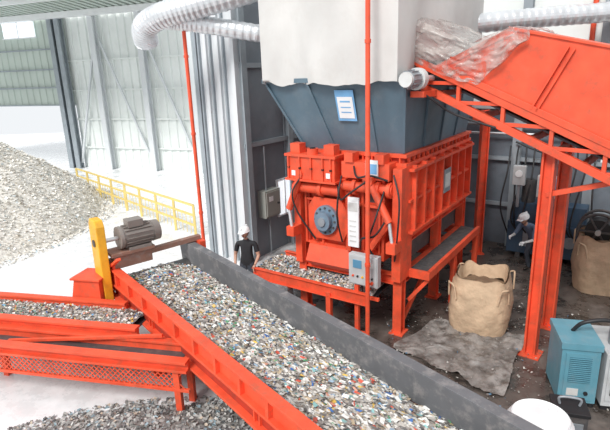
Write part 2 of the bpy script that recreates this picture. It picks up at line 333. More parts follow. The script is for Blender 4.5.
b.box(-.70,-.42,-.36,-.33,3.15,3.45,"white"); b.box(-.68,-.44,-.365,-.36,3.2,3.38,"light_blue")
for x in (-2.5,-1.6): b.box(x,x+.1,-.43,-.425,3.05,3.15,"white")
b.box(-2.2,-2.12,-.13,-.12,2.3,2.42,"yellow")
b.obj("hoses_and_plates",S)
b=MB()
for x in (-2.55,-.08):
    for y in (0,1.9,3.6): b.ibeam((x,y,0),(x,y,2.0),.2,.2,R,up=(0,1,0),t=.03); b.box(x-.16,x+.16,y-.16,y+.16,0,.03,R)
for y in (0,1.9,3.6): b.ibeam((-2.55,y,1.12),(-.08,y,1.12),.16,.2,R)
for x in (-2.55,-.08): b.ibeam((x,0,1.12),(x,3.7,1.12),.16,.2,R); b.ibeam((x,0,1.9),(x,3.7,1.9),.16,.2,R)
b.beam((-.08,0,.1),(-.08,1.8,1.05),.08,.08,R); b.beam((-.08,3.5,.1),(-.08,2.0,1.05),.08,.08,R)
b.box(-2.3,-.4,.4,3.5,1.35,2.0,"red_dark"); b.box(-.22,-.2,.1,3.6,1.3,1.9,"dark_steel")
b.box(.0,.46,.3,3.5,1.2,1.24,"dark_steel"); b.box(.42,.5,.25,3.55,1.12,1.28,R); b.box(0,.5,.2,.28,1.12,1.28,R)
for y in (1.8,3.4): b.ibeam((.44,y,0),(.44,y,1.12),.12,.12,R,up=(0,1,0),t=.025)
b.beam((.0,.3,.6),(.44,.3,1.1),.08,.08,R)
for i in range(28): b.box(.02,.42,.34+i*.11,.35+i*.11,1.24,1.25,"dark_steel")
b.obj("support_frame",S,.004)
b=MB()
for y in (-.55,.65): b.ibeam((-3.7,y,.82),(-.5,y,.82),.1,.24,R)
b.box(-3.7,-.5,-.5,.6,.76,.80,"rubber")
b.grid(lambda u,v:(-3.7+u*3.2,-.48+v*1.06,.82+.1*math.sin(math.pi*v)+.04*noise.noise((u*16,v*6,3))),40,14,"bed")
for x in (-3.6,-1.5): b.box(x-.06,x+.06,-.6,-.5,0,.8,R); b.box(x-.06,x+.06,.6,.7,0,.8,R)
b.obj("discharge_conveyor",S,.004)
flakes("discharged_flakes",lambda r:((lambda u,v:(-3.7+u*3.2,-.48+v*1.06,.85+.1*math.sin(math.pi*v)))(r.random(),r.random())),2500,.02,.04,PAL_MIX,5,S)
b=MB()
def frus(r0,z0,r1,z1,mat):
    vs=[(r0[0],r0[2],z0),(r0[1],r0[2],z0),(r0[1],r0[3],z0),(r0[0],r0[3],z0),(r1[0],r1[2],z1),(r1[1],r1[2],z1),(r1[1],r1[3],z1),(r1[0],r1[3],z1)]
    b.add(vs,[(0,1,5,4),(1,2,6,5),(2,3,7,6),(3,0,4,7)],mat)
r0=(-2.5,-.08,.1,3.7); r1=(-3.22,.12,-.3,4.0)
frus(r0,3.52,r1,4.85,"steel_blue")
for t in (.0,.33,.75,1.0):
    xa=r0[0]+(r0[1]-r0[0])*t; xb=r1[0]+(r1[1]-r1[0])*t
    b.beam((xa,.09,3.54),(xb,-.32,4.83),.05,.05,"steel_blue",up=(0,1,0))
for t in (.25,.5,.75):
    ya=r0[2]+(r0[3]-r0[2])*t; yb=r1[2]+(r1[3]-r1[2])*t
    b.beam((-.06,ya,3.54),(.14,yb,4.83),.05,.05,"steel_blue",up=(1,0,0))
b.box(-3.26,.16,-.36,-.26,4.8,4.88,"steel_blue"); b.box(.08,.18,-.36,4.05,4.8,4.88,"steel_blue"); b.box(-3.28,-3.18,-.36,4.05,4.8,4.88,"steel_blue")
yl=lambda z:.1-.4*(z-3.52)/1.33-.05
def plate(x0,x1,z0,z1,off,mat): b.add([(x0,yl(z0)-off,z0),(x1,yl(z0)-off,z0),(x1,yl(z1)-off,z1),(x0,yl(z1)-off,z1)],[(0,1,2,3)],mat)
plate(-1.46,-1.02,4.1,4.66,0,"light_blue"); plate(-1.42,-1.06,4.15,4.54,.006,"white"); plate(-1.36,-1.12,4.25,4.27,.009,"light_blue"); plate(-1.36,-1.12,4.34,4.36,.009,"light_blue"); plate(-1.36,-1.12,4.44,4.47,.009,"light_blue")
b.obj("hopper",S)
b=MB()
def cloth(p0,p1,zb,zt,seed,nrm):
    p0=Vector(p0);p1=Vector(p1);nv=Vector(nrm)
    def fn(u,v):
        p=p0.lerp(p1,u); e=min(1,8*u,8*(1-u)); w=(.16*noise.noise((u*4+seed,v*.8,seed))+.05*noise.noise((u*9+seed,v*2,seed*2)))*e
        z=zb+(zt-zb)*v + (.10*noise.noise((u*9,seed,0)) if v==0 else 0)
        q=p+nv*w; return (q.x,q.y,z)
    b.grid(fn,80,36,"fabric")
CX=-3.2
cloth((CX,-.42,0),(.0,-.42,0),4.78,6.5,1.3,(0,-1,0)); cloth((.0,-.42,0),(.1,4.0,0),4.82,6.6,4.7,(1,0,0)); cloth((CX,-.42,0),(CX,4.0,0),4.8,6.5,8.1,(-1,0,0)); cloth((CX,4.0,0),(.1,4.0,0),4.8,6.5,9.1,(0,1,0))
b.grid(lambda u,v:(CX-CX*u,-.42+4.42*v,6.48+.06*noise.noise((u*5,v*5,1))),20,20,"fabric")
for x,y in ((CX+.03,-.38),(-.04,-.38),(.0,3.95),(CX+.03,3.95)): b.cyl((x,y,4.8),(x,y,6.5),.03,"grey_steel",8)
b.obj("dust_curtain",S)
C=empty("control_panel",MC,A31)
b=MB()
X0=-.86
b.box(X0,X0+.6,-.56,-.42,1.10,1.70,"panel_grey"); b.box(X0+.02,X0+.58,-.575,-.56,1.12,1.68,"panel_grey")
b.box(X0+.10,X0+.28,-.585,-.575,1.44,1.60,"screen_blue"); b.box(X0+.42,X0+.52,-.582,-.575,1.48,1.58,"off_white")
for i in range(5): b.cyl((X0+.1+i*.1,-.575,1.28),(X0+.1+i*.1,-.6,1.28),.02,["red","black","yellow","black","black"][i],10)
b.cyl((X0+.5,-.575,1.20),(X0+.5,-.62,1.20),.03,"red",12)
b.box(X0+.1,X0+.18,-.53,-.45,0,1.10,R); b.box(X0,X0+.28,-.65,-.36,0,.03,R); b.beam((X0,-.49,.85),(X0+.6,-.49,.85),.06,.06,R)
b.tube([(X0+.2,-.45,1.10),(X0+.2,-.4,.8),(X0-.1,-.3,.5)],.02,"black",6)
b.obj("panel_body",C,.008)
# ------------------------------------------------------------------ MAIN BELT CONVEYOR (foreground)
az=math.atan2(.768,-.64)
K=empty("belt_conveyor",(.06,4.52,0),az); PT=.036; K.rotation_euler[1]=-PT
b=MB()
Lx0,Lx1=-4.2,5.95; WB=1.60
zt=1.3
b.box(Lx0,Lx1,0,.05,1.0,zt,R); b.box(Lx0,Lx1,-.03,.13,zt-.02,zt+.02,R); b.box(Lx0,Lx1,-.0,.13,.98,1.02,R)
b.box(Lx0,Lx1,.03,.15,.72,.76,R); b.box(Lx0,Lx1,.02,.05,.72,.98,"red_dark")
for i in range(17): b.box(Lx0+.2+i*.6,Lx0+.26+i*.6,.05,.12,1.0,1.3,R)
b.box(Lx0,Lx1,-WB-.06,-WB-.02,.7,1.0,R); b.box(Lx0,Lx1,-WB-.14,-WB-.02,.68,.72,R)
b.box(Lx0,Lx1,-WB+.04,-.04,.86,.90,"rubber")
for i in range(10):
    x=Lx0+.5+i*1.0; b.cyl((x,-WB,.72),(x,0,.72),.06,"dark_steel",10)
for x in (-2.2,1.1,4.2):
    zb=-PT*x
    for y in (.02,-WB-.04): b.ibeam((x,y,zb),(x,y,.95),.14,.14,R,up=(1,0,0),t=.025); b.box(x-.12,x+.12,y-.12,y+.12,zb,zb+.02,R)
    b.beam((x,.02,.4),(x,-WB-.04,.4),.08,.08,R)
b.obj("conveyor_frame",K,.004)
b=MB()
zs=1.39
b.prism([(-WB+.02,.92),(-WB+.06,.92),(-WB+.1,zs),(-WB+.1,zs+.03),(-WB-.07,zs+.03),(-WB-.07,zs-.05),(-WB,zs-.05)],'x',Lx0,Lx1+.25,"beam_grey")
for i in range(10): b.box(Lx0+.3+i,Lx0+.34+i,-WB-.07,-WB,.8,1.38,"beam_grey")
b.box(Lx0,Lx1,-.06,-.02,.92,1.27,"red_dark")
b.obj("skirt_beam",K,.004)
b=MB()
WI=WB-.1
def bedz(x,y):
    t=(y+WI+.04)/WI; return .93+.11*math.sin(math.pi*max(0,min(1,t)))+.05*noise.noise((x*1.5,y*2.5,0))+.04*noise.noise((x*6,y*6,2))
b.grid(lambda u,v:(Lx0+u*(Lx1-Lx0),-WI-.04+WI*v,bedz(Lx0+u*(Lx1-Lx0),-WI-.04+WI*v)),200,36,"bed")
b.obj("shredded_plastic_bed",K)
def ff(r):
    x=r.uniform(-2.6,Lx1); y=r.uniform(-WI-.03,-.06); return (x,y,bedz(x,y)+r.uniform(.0,.04))
flakes("shredded_plastic_flakes",ff,21000,.013,.033,PAL_MIX,3,K,dirv=(1,0,0),stretch=1.7,tilt=.35)
b=MB()
b.cyl((Lx1,-WB+.04,.84),(Lx1,-.04,.84),.2,"dark_steel",24); b.cyl((Lx1,-WB-.2,.84),(Lx1,.3,.84),.05,"silver",12)
b.beam((Lx1-.02,.12,1.42),(Lx1-.12,-WB-.2,1.50),.12,.10,"rust"); b.beam((Lx1-.02,.1,1.3),(Lx1-.6,.1,1.65),.08,.05,"red")
b.box(Lx1-.2,Lx1+.1,.05,.1,.9,1.42,R); b.box(Lx1-.3,Lx1+.1,-WB-.24,-WB-.1,1.0,1.46,R)
b.beam((Lx1+.05,-WB-.15,1.42),(Lx1+.35,-WB-.15,1.1),.1,.1,R)
b.obj("head_frame",K,.006)
b=MB()
b.box(Lx1-.25,Lx1+.15,-.75,.1,1.56,1.62,"rust"); b.box(Lx1-.2,Lx1-.14,-.7,.05,1.3,1.6,"rust")
mx=Lx1-.05; mz=1.86
b.cyl((mx,-.78,mz),(mx,-.18,mz),.19,"motor_grey",24)
for i in range(16):
    t=i*math.pi/8; b.beam((mx+.2*math.cos(t),-.74,mz+.2*math.sin(t)),(mx+.2*math.cos(t),-.22,mz+.2*math.sin(t)),.015,.05,"motor_grey",up=(math.cos(t),0,math.sin(t)))
b.cyl((mx,-.92,mz),(mx,-.78,mz),.2,"motor_grey",24,.21); b.cyl((mx,-.18,mz),(mx,-.12,mz),.22,"motor_grey",24); b.cyl((mx,-.12,mz),(mx,.2,mz),.04,"silver",10)
b.box(mx-.12,mx+.12,-.6,-.3,mz+.18,mz+.32,"motor_grey"); b.box(mx-.2,mx+.2,-.7,-.25,1.62,1.68,"motor_grey")
b.obj("drive_motor",K,.004)
b=MB()
b.prism([(mx-.2,.2),(mx+.18,.2),(mx+.2,.4),(mx+.2,2.2),(mx+.13,2.32),(mx-.13,2.32),(mx-.2,2.2),(mx-.2,.4)],'y',.16,.32,"yellow")
b.cyl((mx,.32,mz),(mx,.34,mz),.07,"dark_steel",12); b.cyl((mx,.32,.84),(mx,.34,.84),.09,"dark_steel",12); b.box(mx-.12,mx+.12,.18,.3,-.20,.2,R)
b.obj("belt_guard",K,.015)
# ------------------------------------------------------------------ cross conveyors at left
def mesh_guard(b,x0,x1,y,z0,z1,st=.09):
    h=z1-z0; n=int((x1-x0)/st)
    for i in range(n):
        x=x0+i*st
        if x+h<=x1: b.beam((x,y,z0),(x+h,y,z1),.015,.015,"red"); b.beam((x+h,y,z0),(x,y,z1),.015,.015,"red")
K2=empty("belt_conveyor.001",(-3.32,7.85,0),math.radians(-13))
b=MB()
b.box(-6,-.1,.45,.5,.86,1.05,R); b.box(-6,-.1,.42,.56,1.03,1.07,R)
b.box(-6,.7,-.5,-.44,.9,1.14,R); b.box(-6,.7,-.56,-.4,1.12,1.16,R); b.box(-6,.7,-.54,-.44,.86,.9,R)
b.box(-6,.45,-.44,.45,.90,.93,"rubber")
b.grid(lambda u,v:(-6+u*6.4,-.43+.86*v,.94+.08*math.sin(math.pi*v)+.03*noise.noise((u*30,v*5,9))),90,14,"bed")
for x in (-5,-2):
    for y in (-.48,.48): b.box(x-.05,x+.05,y-.05,y+.05,0,.88,R)
b.obj("conveyor_frame",K2,.004)
flakes("shredded_plastic_flakes_cross",lambda r:((lambda u,v:(-6+u*6.4,-.43+.86*v,.95+.08*math.sin(math.pi*v)+r.uniform(0,.03)))(r.random(),r.random())),4500,.015,.03,PAL_MIX,8,K2)
b=MB()
b.prism([(-1.35,.9),(-.70,.9),(-.70,1.4),(-1.22,1.4)],'y',.6,1.05,R); b.prism([(-1.27,1.4),(-.65,1.4),(-.65,1.44),(-1.27,1.44)],'y',.55,1.1,R); b.box(-1.2,-.85,.65,1.0,0,.9,R)
b.obj("receiving_chute",K2,.006)
K3=empty("belt_conveyor.002",(-3.16,7.2,0),math.radians(-13))
b=MB()
b.box(-5,1.25,-.02,.03,.86,1.02,R); b.box(-5,1.25,-.06,.08,1.0,1.04,R)
b.box(-5,1.5,-.42,-.36,.84,.98,R); b.box(-5,1.5,-.5,-.34,.96,1.0,R); b.box(-5,1.5,-.5,-.36,.82,.86,R)
b.box(-5,1.3,-.34,-.02,.84,.88,"dark_steel")
b.beam((-5,-.44,.50),(1.5,-.44,.50),.05,.05,R); mesh_guard(b,-4.9,1.5,-.44,.52,.82)
for x in (-4.2,1.3): b.box(x-.05,x+.05,-.46,-.38,0,.82,R); b.box(x-.05,x+.05,-.04,.04,0,.85,R)
b.beam((-1.8,-.2,.9),(.9,.0,1.12),.05,.05,R)
b.obj("conveyor_frame",K3,.003)
def heap(name,cx,cy,rx,ry,h,mat,seed,nf,pal,smin,smax,pw=1.0):
    e=empty(name,(cx,cy,0))
    def hz(x,y):
        r=math.sqrt((x/rx)**2+(y/ry)**2); a=math.atan2(y,x); rr=r/(1+.12*noise.noise((math.cos(a)*1.5+seed,math.sin(a)*1.5,0)))
        if rr>=1: return -.06*min(1,(rr-1)*10)-.005
        z=h*(1-rr)**pw
        z+= (.10*noise.noise((x*1.2+seed,y*1.2,0))+.05*noise.noise((x*4,y*4,seed)))*min(1,4*(1-rr))*min(1.5,h)
        return z
    m=MB()
    N=90
    vs=[(0,0,hz(0,0))];fs=[]
    for j in range(1,46):
        for i in range(N):
            t=2*math.pi*i/N; q=j/45*1.15; x=rx*q*math.cos(t); y=ry*q*math.sin(t); vs.append((x,y,hz(x,y)))
    for i in range(N): fs.append((0,1+i,1+(i+1)%N))
    for j in range(44):
        for i in range(N): fs.append((1+j*N+i,1+j*N+(i+1)%N,1+(j+1)*N+(i+1)%N,1+(j+1)*N+i))
    m.add(vs,fs,mat,True); m.obj("mound",e)
    def fn(r):
        q=math.sqrt(r.random())*1.12; t=r.uniform(0,2*math.pi); x=rx*q*math.cos(t); y=ry*q*math.sin(t); return (x,y,max(hz(x,y),0)+.01+r.uniform(0,smin))
    flakes(name+"_flakes",fn,nf,smin,smax,pal,int(seed*10)+1,e,tilt=.6)
heap("waste_pile",-12.9,17.6,5.0,6.3,4.0,"pile",1.7,30000,PAL_PILE,.02,.055,.85)
heap("debris_heap",-2.0,5.3,2.9,1.5,.42,"heap",3.3,11000,PAL_GREY,.012,.04,.8)
b=MB()
g0=Vector((-10.4,22.7,0)); g1=Vector((-3.5,15.2,0))
for z in (1.08,.75,.42): b.beam(g0+Vector((0,0,z)),g1+Vector((0,0,z)),.06,.06,"guard_yellow")
for i in range(9): p=g0.lerp(g1,i/8); b.beam(p,p+Vector((0,0,1.1)),.07,.07,"guard_yellow")
for i in range(40): p=g0.lerp(g1,i/39); b.beam(p+Vector((0,0,.1)),p+Vector((0,0,.75)),.015,.015,"guard_yellow")
b.obj("guardrail")
# ------------------------------------------------------------------ RIGHT INCLINED CONVEYOR
IC=empty("inclined_conveyor",(2.13,9.15,0),math.atan2(-.63,.777))
sl=-.447; Z0=4.62
def zz(s,h): return Z0+sl*s+h
b=MB()
WD=1.55
def side_prism(poly,y0,y1,mat): b.prism([(s,zz(s,h)) for s,h in poly],'y',y0,y1,mat)
for y in (0,WD):
    side_prism([(-.15,0),(6.2,0),(6.2,.13),(-.15,.13)],y-.06,y+.06,R)
    side_prism([(-.15,.38),(6.2,.38),(6.2,.52),(-.15,.52)],y-.06,y+.06,R)
    for i in range(8):
        s=-.05+i*.76; b.beam((s,y,zz(s,.1)),(s,y,zz(s,.42)),.08,.06,R); b.beam((s,y,zz(s,.1)),(s+.76,y,zz(s+.76,.42)),.05,.06,R)
side_prism([(-.1,.28),(6.2,.28),(6.2,.32),(-.1,.32)],.06,WD-.06,"rubber")
for i in range(8): s=.3+i*.8; b.beam((s,0,zz(s,.06)),(s,WD,zz(s,.06)),.08,.1,R)
b.obj("truss_frame",IC,.004)
b=MB()
poly=[(.25,.5),(1.5,1.56),(2.9,1.84),(6.2,2.2),(6.2,.5)]
side_prism(poly,-.02,.02,R); side_prism(poly,WD-.02,WD+.02,R)
side_prism([(1.5,1.56),(2.9,1.84),(6.2,2.2),(6.2,2.24),(2.9,1.88),(1.47,1.6)],-.05,WD+.05,R); side_prism([(.25,.5),(.3,.46),(1.55,1.52),(1.5,1.6)],-.04,WD+.04,R)
for s in (1.9,3.1,4.3,5.3): b.beam((s,-.05,zz(s,.54)),(s+.45,-.05,zz(s+.45,1.65)),.03,.06,R,up=(0,1,0)); b.beam((s+.08,-.05,zz(s+.08,.54)),(s+.53,-.05,zz(s+.53,1.65)),.03,.05,R,up=(0,1,0))
b.beam((.4,-.05,zz(.4,.56)),(6.2,-.05,zz(6.2,.56)),.05,.1,R)
b.obj("cover",IC,.004)
b=MB()
b.cyl((-.05,.05,zz(0,.3)),(-.05,WD-.05,zz(0,.3)),.2,"rubber",20)
ms=.22; mzz=zz(0,.2); my=-.6
b.box(ms-.12,ms+.13,my+.02,-.06,mzz-.3,mzz-.2,"red"); b.cyl((ms,my,mzz),(ms,0,mzz),.05,"silver",12)
b.cyl((ms,my-.34,mzz),(ms,my-.05,mzz),.13,"grey_steel",20); b.cyl((ms,my-.4,mzz),(ms,my-.34,mzz),.12,"off_white",20); b.cyl((ms,my-.05,mzz),(ms,my+.08,mzz),.18,"off_white",20)
for i in range(12):
    t=i*math.pi/6; b.beam((ms+.14*math.cos(t),my-.32,mzz+.14*math.sin(t)),(ms+.14*math.cos(t),my-.08,mzz+.14*math.sin(t)),.012,.03,"grey_steel",up=(math.cos(t),0,math.sin(t)))
b.tube([(ms,my,mzz-.15),(ms+.2,my+.2,mzz-.35),(.7,-.15,zz(.7,-.08)),(1.4,-.1,zz(1.4,.02))],.02,"black",6)
b.obj("drive_motor_small",IC,.003)
b=MB()
def ctop(s): return .5+ (s-.25)*.848 if s<1.5 else 1.56+(s-1.5)*.2
def sheet(u,v):
    s=-.1+1.9*u; top=max(1.15,ctop(s)+.05); bot=.45+.3*max(0,u-.3)+.08*noise.noise((u*6,0,1))
    h=bot+(top-bot)*v; y=-.09-.07*math.sin(math.pi*v)*(1-.5*u)+.08*noise.noise((u*4,v*4,3))+.04*noise.noise((u*12,v*12,5))
    if u>.6: h=max(h,bot+(u-.6)*2.2)
    return (s,min(y,-.065),zz(s,h))
b.grid(sheet,56,44,"clear_plastic")
def sheet2(u,v):
    s=-.1+1.9*u; top=max(1.15,ctop(s)+.05); return (s,-.1+1.75*v,zz(s,top+.05*math.sin(math.pi*v)+.05*noise.noise((u*4,v*4,7))+.03*noise.noise((u*11,v*11,5))))
b.grid(sheet2,40,30,"clear_plastic")
b.obj("plastic_sheeting",IC)
b=MB()
for s,ys in ((2.2,(.18,1.4)),(5.6,(.18,1.4))):
    for y in ys: b.ibeam((s,y,0),(s,y,zz(s,.0)+.02),.22,.2,R,up=(1,0,0),t=.035); b.box(s-.18,s+.18,y-.18,y+.18,0,.03,R)
    b.beam((s,ys[0],zz(s,-.1)),(s,ys[1],zz(s,-.1)),.12,.16,R)
b.beam((2.2,.18,zz(2.2,-.7)),(3.1,.18,zz(3.1,0)),.08,.08,R)
b.obj("support_legs",IC,.004)
# ------------------------------------------------------------------ poles
def pole(name,x,y,z1,r=.045):
    b=MB(); b.cyl((x,y,0),(x,y,z1),r,R,14); b.cyl((x,y,0),(x,y,.03),r*2.4,R,14)
    for z in (1.6,3.6,5.4): b.cyl((x,y,z),(x,y,z+.06),r*1.3,R,14)
    b.obj(name)
pole("support_pole",1.09,8.36,8.5,.04); pole("support_pole.001",-2.65,12.3,6.3)
b=MB(); b.ibeam((4.73,13.0,0),(4.73,13.0,3.9),.2,.2,R,up=(1,0,0),t=.03); b.box(4.58,4.88,12.85,13.15,0,.03,R); b.beam((4.73,13.0,3.8),(4.2,12.2,3.8),.15,.15,R); b.obj("red_column")
# ------------------------------------------------------------------ ducts
def duct(name,pts,r,sub=10):
    b=MB(); P=[Vector(p) for p in pts]
    b.tube(P,r,"silver",22,sub,rf=lambda i:r*(1.0+(.0,.05,.05,0)[i%4]),smooth=False)
    b.obj(name)
duct("ventilation_duct",[(-3.6,12.5,5.8),(-3.5,12.2,6.1),(-3.0,12,6.32),(-2.2,12,6.5),(-1,12,6.78),(1,12,7.3)],.27,30)
duct("ventilation_duct.001",[(-3.2,12.0,6.2),(-2.8,12.2,6.2),(-2,12.25,6.08),(-.78,12.2,5.85),(.1,12.4,5.7)],.19,30)
duct("ventilation_duct.002",[(2.6,12.0,5.8),(4.3,12,5.93),(5.6,12,6.0),(7,12,6.06),(9,12,6.2)],.21,30)
# ------------------------------------------------------------------ bulk bags
def bag(name,x,y,w,h,rot,seed):
    b=MB(); N=64
    def prof(t,z):
        c,s=math.cos(t),math.sin(t); p=3.6; q=(abs(c)**p+abs(s)**p)**(-1/p); k=.86+.16*math.sin(math.pi*min(1,z*.95+.08))
        f=1+.06*noise.noise((c*2+seed,s*2,z*3))+.04*noise.noise((c*6+seed,s*6,z*7)); return q*k*w/2*f
    def out(u,v):
        t=2*math.pi*u; c,s=math.cos(t),math.sin(t); r=prof(t,v); z=h*v+(.14*noise.noise((c*2,s*2,seed)) if v>.9 else 0); return (r*c,r*s,z)
    def inn(u,v):
        t=2*math.pi*u; c,s=math.cos(t),math.sin(t); r=prof(t,1)*(1-.05-.10*v); z=h+(.14*noise.noise((c*2,s*2,seed)))-.28*v; return (r*c,r*s,z)
    b.grid(out,N,22,"bag"); b.grid(inn,N,4,"bag")
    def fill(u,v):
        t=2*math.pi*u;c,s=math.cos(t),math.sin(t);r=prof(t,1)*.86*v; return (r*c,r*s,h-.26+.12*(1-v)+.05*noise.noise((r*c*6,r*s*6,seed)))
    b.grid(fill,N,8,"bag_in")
    for k in range(4):
        a=math.pi/4+k*math.pi/2; r=w*.60; c,s=math.cos(a),math.sin(a)
        b.tube([(r*c*.97+.12*s,r*s*.97-.12*c,h-.4),(r*c*1.02+.08*s,r*s*1.02-.08*c,h-.12),(r*c*1.09,r*s*1.09,h-.08),(r*c*1.02-.08*s,r*s*1.02+.08*c,h-.14),(r*c*.97-.12*s,r*s*.97+.12*c,h-.4)],.018,"bag",6)
    b.obj(name,None,0,(x,y,0),rot)
bag("bulk_bag",3.42,9.02,1.12,1.12,-.5,1.0); bag("bulk_bag.001",6.75,10.6,1.2,1.25,-.4,5.0)
b=MB()
c4=[Vector((1.55,8.25,0)),Vector((3.0,6.7,0)),Vector((4.1,8.45,0)),Vector((2.65,9.3,0))]
def tf(u,v):
    p=c4[0].lerp(c4[1],u).lerp(c4[3].lerp(c4[2],u),v); e=noise.noise((u*3,v*3,2))*.25
    return (p.x+e,p.y+e*.7,.012+abs(.10*noise.noise((p.x*3,p.y*3,1)))+abs(.05*noise.noise((p.x*9,p.y*9,1))))
b.grid(tf,60,50,"tarp"); b.obj("tarpaulin")
flakes("scattered_debris",lambda r:(max(1.6,r.gauss(3.4,1.2)),max(6.3,r.gauss(8.2,1.4)),r.uniform(.01,.06)),1100,.008,.024,PAL_DARK,11)
# ------------------------------------------------------------------ equipment at back right
HP=empty("hydraulic_power_unit",MC,A31)
b=MB()
b.box(.7,2.6,5.3,6.0,.15,1.0,"unit_blue"); b.box(.75,2.5,5.4,5.95,1.0,1.5,"unit_blue"); b.cyl((1.1,5.6,1.5),(1.1,5.6,2.1),.17,"dark_steel",18); b.cyl((1.9,5.6,1.5),(1.9,5.6,2.0),.15,"steel_blue",18)
for x in (1,2.5): b.box(x-.06,x+.06,5.3,6.0,0,.15,"dark_steel")
b.cyl((2.2,5.26,.6),(2.2,5.3,.6),.15,"grey_steel",16); b.box(1.1,1.7,5.27,5.3,.35,.85,"grey_steel")
b.box(1.35,1.85,5.15,5.3,1.75,2.3,"off_white"); b.box(1.4,1.8,5.13,5.15,1.95,2.25,"screen_blue"); b.box(1.55,1.65,5.2,5.3,1.0,1.8,"grey_steel")
b.box(.75,1.05,5.2,5.35,2.0,2.5,"panel_grey"); b.cyl((.9,5.2,2.3),(.9,5.17,2.3),.09,"white",16); b.box(.86,.94,5.25,5.33,1.4,2.0,"grey_steel")
for k in range(11):
    x=.5+k*.2; b.tube([(x,5.9,2.9),(x+.05,5.5,2.3+.2*math.sin(k*1.7)),(x+.16*math.sin(k*2),5.2,1.2+.2*math.cos(k)),(x+.2,5.4,.6)],.024,"black",6,6)
b.tube([(.6,6.0,3.0),(1.5,5.9,2.75),(2.6,5.9,3.0),(3.6,6.0,2.7)],.03,"black",6,6)
b.obj("unit_body",HP,.01)
CB=empty("electrical_cabinet.001",MC,A31)
b=MB(); b.box(3.3,4.4,5.6,6.08,.1,2.1,"off_white"); b.box(3.3,4.4,5.6,6.08,0,.1,"dark_steel"); b.box(3.34,3.83,5.58,5.6,.15,2.05,"wall_panel"); b.box(3.87,4.36,5.58,5.6,.15,2.05,"wall_panel"); b.box(3.79,3.82,5.54,5.58,1.0,1.25,"black"); b.box(3.45,3.7,5.57,5.58,1.5,1.8,"light_blue")
b.obj("cabinet_body",CB,.01)
HR=empty("hose_reel",MC,A31)
b=MB()
b.box(2.7,3.0,4.5,4.7,0,.9,"grey_steel")
for y in (4.4,4.8):
    b.tube([(2.85+.42*math.cos(t*math.pi/10),y,1.25+.42*math.sin(t*math.pi/10)) for t in range(21)],.035,"dark_steel",6,2)
    for t in range(6): b.beam((2.85,y,1.25),(2.85+.42*math.cos(t*math.pi/3),y,1.25+.42*math.sin(t*math.pi/3)),.04,.04,"dark_steel",up=(0,1,0))
b.cyl((2.85,4.42,1.25),(2.85,4.78,1.25),.28,"black",24); b.cyl((2.85,4.3,1.25),(2.85,4.9,1.25),.06,"silver",12)
b.obj("reel_body",HR)
# ------------------------------------------------------------------ compressor, drum etc. lower right
AC=empty("air_compressor",(4.2,6.68,0),math.radians(-14))
b=MB()
b.box(-.42,.1,-.3,.45,.08,.96,"teal"); b.box(-.44,.12,-.32,.47,.96,1.06,"teal"); b.box(-.36,.04,-.315,-.30,.13,.90,"teal")
b.box(-.31,-.01,-.318,-.315,.42,.84,"teal_dark")
for i in range(13): b.beam((-.31,-.325,.44+i*.032),(-.01,-.325,.44+i*.032),.016,.010,"teal")
b.box(-.31,-.15,-.32,-.315,.2,.32,"off_white"); b.cyl((-.05,-.32,.26),(-.05,-.34,.26),.03,"black",12)
for x in (-.38,.06):
    for y in (-.25,.4): b.cyl((x,y,0),(x,y,.08),.04,"black",10)
b.box(.16,.95,-.35,.55,.1,.95,"panel_grey"); b.box(.2,.9,-.37,-.35,.2,.88,"panel_grey"); b.cyl((.4,0,.95),(.4,0,1.25),.13,"grey_steel",16); b.cyl((.75,.2,.95),(.75,.2,1.2),.1,"dark_steel",16)
b.box(.18,.93,-.3,.5,0,.1,"black"); b.tube([(-.2,.1,1.06),(-.1,0,1.25),(.2,0,1.32),(.4,0,1.25)],.03,"black",8)
for i in range(5): b.box(.25+i*.12,.32+i*.12,-.385,-.37,.3,.8,"dark_steel")
b.obj("compressor_body",AC,.015)
b=MB()
N=40
prof=[(.0,0),(.36,0),(.39,.04),(.39,.3),(.40,.33),(.39,.36),(.39,.62),(.40,.65),(.39,.68),(.38,.80),(.34,.86),(.33,.88),(.31,.86),(0.0,.885)]
b.grid(lambda u,v:((lambda p:(p[0]*math.cos(2*math.pi*u),p[0]*math.sin(2*math.pi*u),p[1]))(prof[int(round(v*(len(prof)-1)))])),N,len(prof)-1,"white",False)
b.cyl((.2,.1,.87),(.2,.1,.89),.05,"white",14)
b.obj("plastic_drum",None,0,(2.78,5.15,0))
b=MB(); b.box(-.2,.2,-.18,.18,.05,.55,"dark_steel"); b.box(-.22,.22,-.2,.2,.55,.6,"black"); b.box(-.15,.15,-.19,-.18,.15,.45,"grey_steel"); b.tube([(-.12,0,.6),(-.12,0,.7),(.12,0,.7),(.12,0,.6)],.018,"grey_steel",8)
for x in (-.15,.15):
    for y in (-.13,.13): b.cyl((x,y,0),(x,y,.05),.03,"black",8)
b.obj("tool_box",None,.01,(3.45,5.7,0),-.3)
# ------------------------------------------------------------------ PEOPLE
def skinmesh(V,E,roots):
    me=bpy.data.meshes.new("t"); me.from_pydata([v[0] for v in V],E,[]); o=bpy.data.objects.new("t",me); bpy.context.collection.objects.link(o)
    o.modifiers.new("s",'SKIN'); ss=o.modifiers.new("ss",'SUBSURF'); ss.levels=2; ss.render_levels=2
    for i,v in enumerate(V):
        r=v[1]; me.skin_vertices[0].data[i].radius=(r,r) if not isinstance(r,tuple) else r
        me.skin_vertices[0].data[i].use_root=(i in roots)
    dg=bpy.context.evaluated_depsgraph_get(); ev=o.evaluated_get(dg); m2=ev.to_mesh()
    vs=[v.co.copy() for v in m2.vertices]; fs=[tuple(p.vertices) for p in m2.polygons]; ev.to_mesh_clear()
    bpy.data.objects.remove(o); return vs,fs
def segd(p,a,b):
    ab=b-a; t=max(0,min(1,(p-a).dot(ab)/max(ab.length_squared,1e-9))); return (p-(a+ab*t)).length
